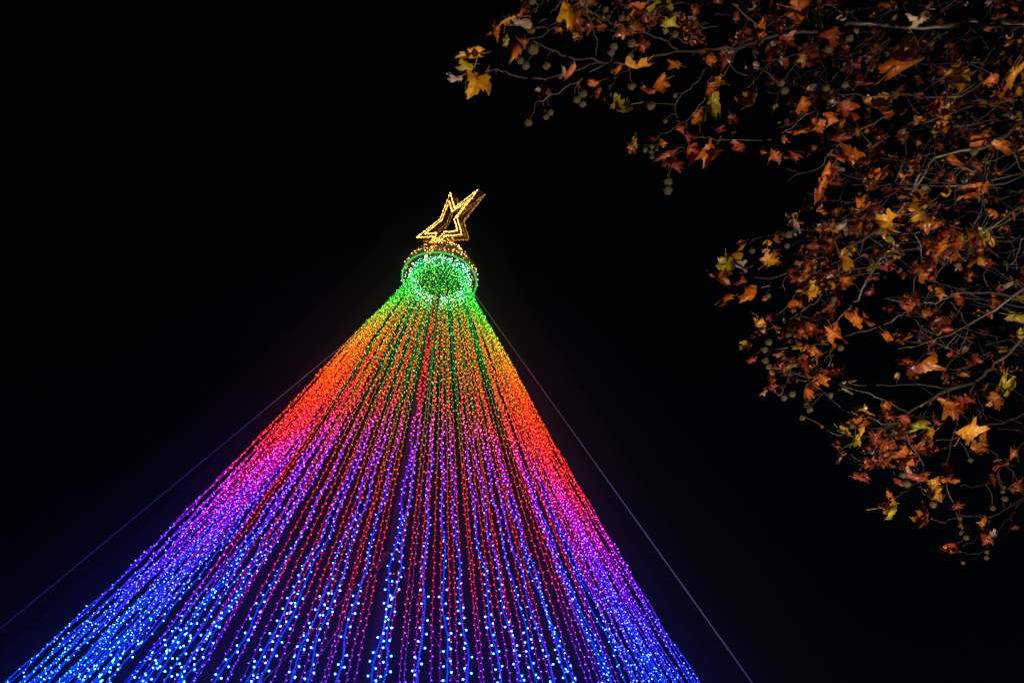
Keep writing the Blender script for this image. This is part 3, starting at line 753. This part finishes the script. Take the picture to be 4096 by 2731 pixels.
HL += sC([(1650, 250, 'y', 115), (1450, 320, 'y', 100), (1620, 150, 'r', 105), (1850, 120, 'y', 85), (2000, 110, 'o', 85), (2140, 230, 'o', 75), (820, 300, 'y', 85), (820, 340, 'p', 65), (450, 470, 'r', 52),
 (370, 530, 'y', 85), (350, 600, 'g', 95), (440, 620, 'p', 85), (290, 690, 'r', 85), (450, 700, 'r', 75), (650, 450, 'y', 65), (620, 580, 'y', 75), (610, 510, 'p', 52), (690, 530, 'r', 48), (760, 650, 'r', 115),
 (540, 790, 'o', 115), (350, 840, 'o', 78), (600, 830, 'r', 55), (890, 790, 'y', 98), (830, 520, 'r', 65), (1120, 560, 'y', 105), (1210, 500, 'y', 75), (1140, 710, 'o', 75), (1440, 620, 'r', 98),
 (1750, 650, 'r', 65), (2060, 520, 'y', 98), (1800, 480, 'o', 98), (1900, 450, 'r', 65), (2020, 400, 'r', 85), (1250, 190, 'o', 55), (1000, 230, 'r', 60), (550, 1010, 'y', 98), (560, 1070, 'r', 65),
 (490, 1130, 'g', 65), (530, 1240, 'r', 85), (720, 1290, 'o', 65), (710, 1200, 'r', 48), (900, 1400, 'o', 128), (980, 1370, 'o', 65), (1080, 1330, 'r', 65), (930, 1040, 'r', 98), (1070, 1060, 'r', 98),
 (940, 1170, 'r', 105), (880, 1260, 'r', 65), (1230, 960, 'r', 98), (1060, 920, 'r', 85), (820, 880, 'r', 75), (660, 960, 'r', 55), (1140, 1430, 'g', 65), (1420, 1070, 'r', 55), (1440, 910, 'r', 65),
 (1540, 880, 'r', 55), (1620, 900, 'r', 75), (1690, 920, 'r', 42), (1890, 820, 'r', 65), (1790, 780, 'r', 55), (1550, 1260, 'r', 65), (1670, 1270, 'o', 115), (1850, 1200, 'r', 55), (2000, 1240, 'r', 65),
 (2210, 1310, 'y', 85), (2230, 1420, 'g', 115), (2150, 1510, 'o', 65), (1850, 1530, 'o', 85), (1950, 1510, 'r', 65), (2300, 940, 'g', 95), (2310, 1070, 'g', 75), (2120, 930, 'r', 55), (1830, 1035, 'r', 55),
 (680, 1430, 'r', 55), (600, 1455, 'r', 38), (1500, 1350, 'p', 45), (960, 960, 'p', 50), (1030, 360, 'r', 50)])
HL += sD([(1580, 380, 'o', 105), (1650, 370, 'r', 75), (1680, 570, 'y', 115), (1440, 600, 'y', 85), (1340, 540, 'g', 85), (1450, 490, 'r', 65), (1250, 480, 'r', 65), (1110, 390, 'r', 75), (1140, 480, 'r', 85),
 (1050, 630, 'r', 75), (1130, 640, 'r', 85), (1060, 730, 'r', 75), (1000, 800, 'r', 58), (930, 880, 'r', 60), (960, 540, 'y', 58), (820, 565, 'g', 65), (910, 620, 'g', 65), (930, 480, 'r', 65), (665, 535, 'r', 32),
 (1260, 740, 'r', 98), (1340, 700, 'r', 78), (1350, 870, 'r', 85), (1320, 780, 'r', 75), (1450, 700, 'r', 65), (1200, 900, 'r', 55), (1160, 1010, 'o', 60), (1100, 1090, 'y', 98), (1160, 1110, 'g', 65),
 (1470, 930, 'y', 58), (1450, 1020, 'y', 115), (1400, 1160, 'o', 98), (1560, 840, 'r', 65), (1540, 890, 'r', 65), (1600, 900, 'r', 55), (1780, 640, 'r', 85), (1770, 690, 'o', 68), (1890, 360, 'o', 85),
 (1940, 800, 'r', 62), (1860, 920, 'r', 55), (2020, 720, 'r', 55), (2060, 940, 'r', 75), (1790, 1190, 'r', 55), (1810, 1300, 'r', 55), (1610, 1090, 'r', 50), (1650, 1230, 'r', 45), (2010, 1220, 'r', 55),
 (1590, 1380, 'r', 98), (1870, 1290, 'p', 38)])
n_leaf = 0
for (x, y, c, s_) in HL:
    if n_leaf >= 300: break
    if c == 'r' and random.random() < .3: c = 'o'
    dpt = depth0(x, y) + random.uniform(-.22, .15)
    p = at(x, y, dpt); size = s_ * dpt / F * 1.42
    o = bpy.data.objects.new("leaf", LME[c, random.randrange(20)]); COL.objects.link(o); o.parent = plane
    Mx = leaf_matrix(p, size, None, .62); Mx.translation = p - parent_world(plane)
    o.matrix_local = Mx; n_leaf += 1

# filler leaves and twigs deeper in the crown
def inpoly(x, y, P):
    c = False; n_ = len(P); j = n_ - 1
    for i in range(n_):
        if (P[i][1] > y) != (P[j][1] > y) and x < (P[j][0] - P[i][0]) * (y - P[i][1]) / (P[j][1] - P[i][1]) + P[i][0]: c = not c
        j = i
    return c
ZONES = [([(3250, -200), (4600, -200), (4600, 950), (3750, 1000), (3480, 900), (3330, 600), (3250, 420)], 520),
         ([(2750, -150), (3300, -150), (3300, 480), (3100, 350), (2850, 330)], 60),
         ([(3050, 980), (3500, 800), (3650, 1000), (3500, 1120), (3150, 1130)], 50),
         ([(3700, 1150), (4500, 1150), (4500, 1750), (3900, 1700), (3700, 1560)], 110),
         ([(3600, 900), (4300, 900), (4300, 1250), (3800, 1200)], 40),
         ([(2250, -100), (2800, -100), (2750, 120), (2300, 60)], 26),
         ([(3400, 1620), (3800, 1560), (3750, 1800), (3500, 1850)], 22),
         ([(3000, 1080), (3250, 1120), (3400, 1250), (3300, 1550), (3150, 1500)], 26)]
fill = []
tw = MB()
for P, cnt in ZONES:
    cnt = int(cnt * (1.05 if cnt < 100 else 0.9))
    xs = [q[0] for q in P]; ys = [q[1] for q in P]
    k = 0
    while k < cnt:
        x, y = random.uniform(min(xs), max(xs)), random.uniform(min(ys), max(ys))
        if not inpoly(x, y, P): continue
        deep = cnt > 95
        dd = depth0(x, y) + (abs(random.gauss(0, 2.6)) + .1 if deep else random.uniform(0, .9))
        # a twig with a few leaves
        L_ = random.uniform(.25, .6) * (1.0 if deep else .6); p0 = at(x, y, dd)
        d = (-rt * random.uniform(.2, 1) + up * random.uniform(-.9, .5) + fw * random.uniform(-.6, .6)).normalized()
        pts = [p0]; q = p0
        for j in range(5):
            d = (d + Vector((random.gauss(0, .28), random.gauss(0, .28), random.gauss(0, .28)))).normalized(); q = q + d * L_ / 5; pts.append(q)
        tw.tube(pts, [.0042, .0036, .003, .0026, .002, .0015], 5, False)
        if random.random() < .5:
            d2 = (d + Vector((random.gauss(0, .8), random.gauss(0, .8), random.gauss(0, .8)))).normalized(); tw.tube([pts[2], pts[2] + d2 * L_ * .25, pts[2] + d2 * L_ * .4 + up * .02], [.004, .003, .002], 4, False)
        nl = random.choice((0, 1, 2, 4, 5))
        for j in range(nl):
            c = random.choices('orygp', (34, 42, 10, 5, 9))[0]
            fill.append((pts[random.choice((2, 3, 4, 5, 5))] + Vector((random.gauss(0, .03), random.gauss(0, .03), random.gauss(0, .03))), c, random.choice((.05, .06, .08, .1, .125))))
        k += 1
# connecting boughs so that the deep twigs hang from something
for k in range(13):
    x0, y0 = random.uniform(3350, 4000), random.uniform(-50, 1500); dd = depth0(x0, y0) + random.uniform(.6, 5)
    p0 = at(x0, y0, dd); p3 = Vector((TRX - .2, TRY + .2, random.uniform(5, 9.5)))
    pts = [p0, p0.lerp(p3, .3) + Vector((0, 0, random.uniform(-.3, .3))), p0.lerp(p3, .65) + Vector((0, 0, random.uniform(-.2, .2))), p3]
    s3 = smoothp(pts, 5); s3 = [p + Vector((random.gauss(0, .03), random.gauss(0, .03), random.gauss(0, .03))) for p in s3]
    tw.tube(s3, [.004 + .022 * i / len(s3) for i in range(len(s3))], 6, False)
tag(tw.obj("twigs", M_bark, plane, True), kind='stuff')
buck = {c: [[], [], 0] for c in LM}
for (p, c, s_) in fill:
    V, Fc = LG[random.randrange(20)]; Mx = np.array(leaf_matrix(p, s_ * 1.5, None, 1.1))
    V = np.array(V) @ Mx[:3, :3].T + Mx[:3, 3]; bu = buck[c]; bu[0].append(V); bu[1] += [tuple(i + bu[2] for i in f) for f in Fc]; bu[2] += len(V)
allb = MB(); mi = []
for ci, c in enumerate(LM):
    if buck[c][2]:
        allb.add(np.concatenate(buck[c][0]), buck[c][1]); mi += [ci] * len(buck[c][1])
fo = allb.obj("leaves", [LM[c] for c in LM], plane, True); fo.data.polygons.foreach_set("material_index", mi); tag(fo, kind='stuff')

# seed balls on stalks
HB = sA([(845, 385, 46), (745, 475, 32), (788, 515, 34), (950, 515, 32), (810, 960, 36), (948, 915, 29), (985, 880, 25), (1190, 780, 31), (1240, 735, 34), (1235, 815, 34), (1620, 675, 36), (1445, 740, 22), (1420, 775, 22),
 (1770, 830, 38), (1905, 1425, 36), (1903, 1490, 36), (1780, 1230, 21), (1770, 1190, 19), (1725, 1175, 24), (1780, 1150, 22), (1820, 1175, 14), (1540, 140, 24), (1960, 270, 31), (1620, 340, 36), (1480, 365, 31),
 (1460, 410, 29), (1610, 440, 31), (840, 10, 31), (840, 240, 24), (1285, 0, 31), (1415, 75, 24), (1960, 750, 21), (1885, 950, 21)])
HB += sB([(450, 650, 31), (475, 710, 31), (950, 665, 29), (985, 300, 31), (820, 385, 36), (75, 1045, 24), (800, 690, 31), (530, 885, 24), (1960, 1190, 31), (870, 1310, 24)])
HB += sC([(520, 510, 27), (765, 400, 34), (755, 475, 27), (630, 1125, 30), (600, 1175, 30), (607, 1250, 28), (630, 1290, 28), (765, 1080, 25), (783, 1118, 25), (735, 1500, 30), (705, 1465, 25), (790, 1475, 30),
 (885, 1545, 24), (1115, 1165, 30), (625, 815, 27), (1510, 640, 27), (1310, 630, 27), (1070, 835, 24), (1060, 865, 24), (1905, 605, 24), (1830, 1160, 18), (1050, 1490, 18), (1375, 380, 34)])
HB += sD([(570, 385, 24), (590, 415, 29), (538, 470, 26), (885, 525, 20), (1240, 870, 29), (1265, 930, 31), (1450, 1075, 29), (1710, 765, 20), (1650, 1275, 20), (1680, 1305, 23), (1825, 1405, 20), (1822, 1445, 20),
 (1658, 1480, 18), (1940, 955, 20), (2005, 970, 23), (1935, 985, 17), (1865, 1100, 23), (1950, 1035, 26), (1725, 345, 20), (1640, 1170, 17), (1515, 190, 14), (735, 310, 20), (1155, 655, 18), (1770, 645, 23)])
bm = bmesh.new(); bmesh.ops.create_icosphere(bm, subdivisions=3, radius=1)
for v in bm.verts:
    if v.index % 3 == 0: v.co *= 1.13
    v.co *= random.uniform(.96, 1.04)
sm = bpy.data.meshes.new("seed_ball"); bm.to_mesh(sm); bm.free(); sm.materials.append(M_seed)
N3 = np.array([tuple(p) for p in nodes3])
for (x, y, s_) in HB:
    dd = depth0(x, y) - random.uniform(.02, .15); p = at(x, y, dd); r_ = s_ * .5 * dd / F * random.uniform(.82, 1.0)
    o = bpy.data.objects.new("seed_ball", sm); COL.objects.link(o); o.parent = plane
    o.location = p - parent_world(plane); o.scale = (r_, r_, r_ * .95); o.rotation_euler = (random.uniform(0, 6), random.uniform(0, 6), 0)
    dv = N3 - np.array(tuple(p)); dist = np.linalg.norm(dv - np.array([0, 0, .09]), axis=1); q = Vector(N3[dist.argmin()])
    if (q - p).length > .5: q = p + Vector((random.gauss(0, .02), random.gauss(0, .02), .16))
    mid = p.lerp(q, .5) + Vector((random.gauss(0, .012), random.gauss(0, .012), .01))
    b = MB(); b.tube(smoothp([p + Vector((0, 0, r_ * .8)), mid, q], 3), .0022, 4, False)
    b.obj("stalk", M_seed, plane)

# ---------------------------------------------------------------- distant bare-ish tree beyond the lower left corner
far = empty("distant_tree", (-12.0, 21.0, 0))
tag(far, "dim half bare tree whose topmost twigs show at the lower left corner beyond the strings", "tree")
b = MB(); b.tube([(-12, 21, 0), (-12.1, 21, 3), (-11.9, 21.1, 6)], [.25, .2, .12], 10); b.obj("trunk", M_bark, far, True)
tips = [(120, 2540), (155, 2510), (60, 2560), (190, 2550), (30, 2600), (90, 2620), (45, 2640), (170, 2600), (130, 2660), (20, 2700), (250, 2700), (10, 2560), (75, 2680)]
b = MB(); lf = MB()
for (x, y) in tips:
    p = at(x, y, 19.5 + random.uniform(-.6, .6)); q = Vector((-11.9, 21.1, random.uniform(4.5, 6)))
    s3 = smoothp([q, q.lerp(p, .4) + Vector((random.gauss(0, .2), random.gauss(0, .2), -.15)), q.lerp(p, .8) + Vector((random.gauss(0, .1), 0, 0)), p], 4)
    b.tube(s3, [.05 - .042 * i / len(s3) for i in range(len(s3))], 5)
    for j in range(5):
        i_ = random.randrange(6, len(s3)); e = s3[i_] + Vector((random.gauss(0, .3), random.gauss(0, .3), random.uniform(.1, .5))); b.tube([s3[i_], e], [.008, .004], 4)
        if random.random() < .75:
            V, Fc = LG[random.randrange(20)]; Mx = np.array(leaf_matrix(e, .24, None, .9)); lf.add(np.array(V) @ Mx[:3, :3].T + Mx[:3, 3], Fc)
tag(b.obj("branches", M_bark, far, True), kind='stuff'); tag(lf.obj("leaves", LM['r'], far, True), kind='stuff')

# ---------------------------------------------------------------- mist added to stand for lens bloom round the light tree
for (dr, zt, den) in ((.35, 1.2, .0075), (1.0, 1.9, .004), (2.2, 3.2, .0012)):
    V = []; Fc = []; n_ = 48; zs_ = [-.1 + .02 * dr, 2, 4, 6, 8, 10, 12, ZR - .3, ZR + .6 * zt]
    for z in zs_:
        h = (min(z, ZR) - 1.6) / S; R_ = (prof(h) + dr) if z < ZR else (.75 + dr) * .75
        for i in range(n_):
            a = 2 * PI * i / n_; V.append((MX + BX * (1 - h) * S + R_ * math.cos(a), MY + BY * (1 - h) * S + R_ * math.sin(a), z))
    for j in range(len(zs_) - 1):
        for i in range(n_): Fc.append((j * n_ + i, j * n_ + (i + 1) % n_, (j + 1) * n_ + (i + 1) % n_, (j + 1) * n_ + i))
    V.append((MX, MY, ZR + zt)); V.append((MX, MY, zs_[0])); k = (len(zs_) - 1) * n_
    for i in range(n_): Fc.append((k + i, k + (i + 1) % n_, len(V) - 2)); Fc.append(((i + 1) % n_, i, len(V) - 1))
    hz = MB(); hz.add(V, Fc)
    mt = bpy.data.materials.new("glow_mist"); mt.use_nodes = True; N = mt.node_tree.nodes; N.remove(N["Principled BSDF"])
    pv = N.new("ShaderNodeVolumePrincipled"); pv.inputs["Color"].default_value = (.9, .92, 1, 1); pv.inputs["Density"].default_value = den
    mt.node_tree.links.new(pv.outputs[0], N["Material Output"].inputs["Volume"])
    tag(hz.obj("glow_mist", mt), kind='stuff')
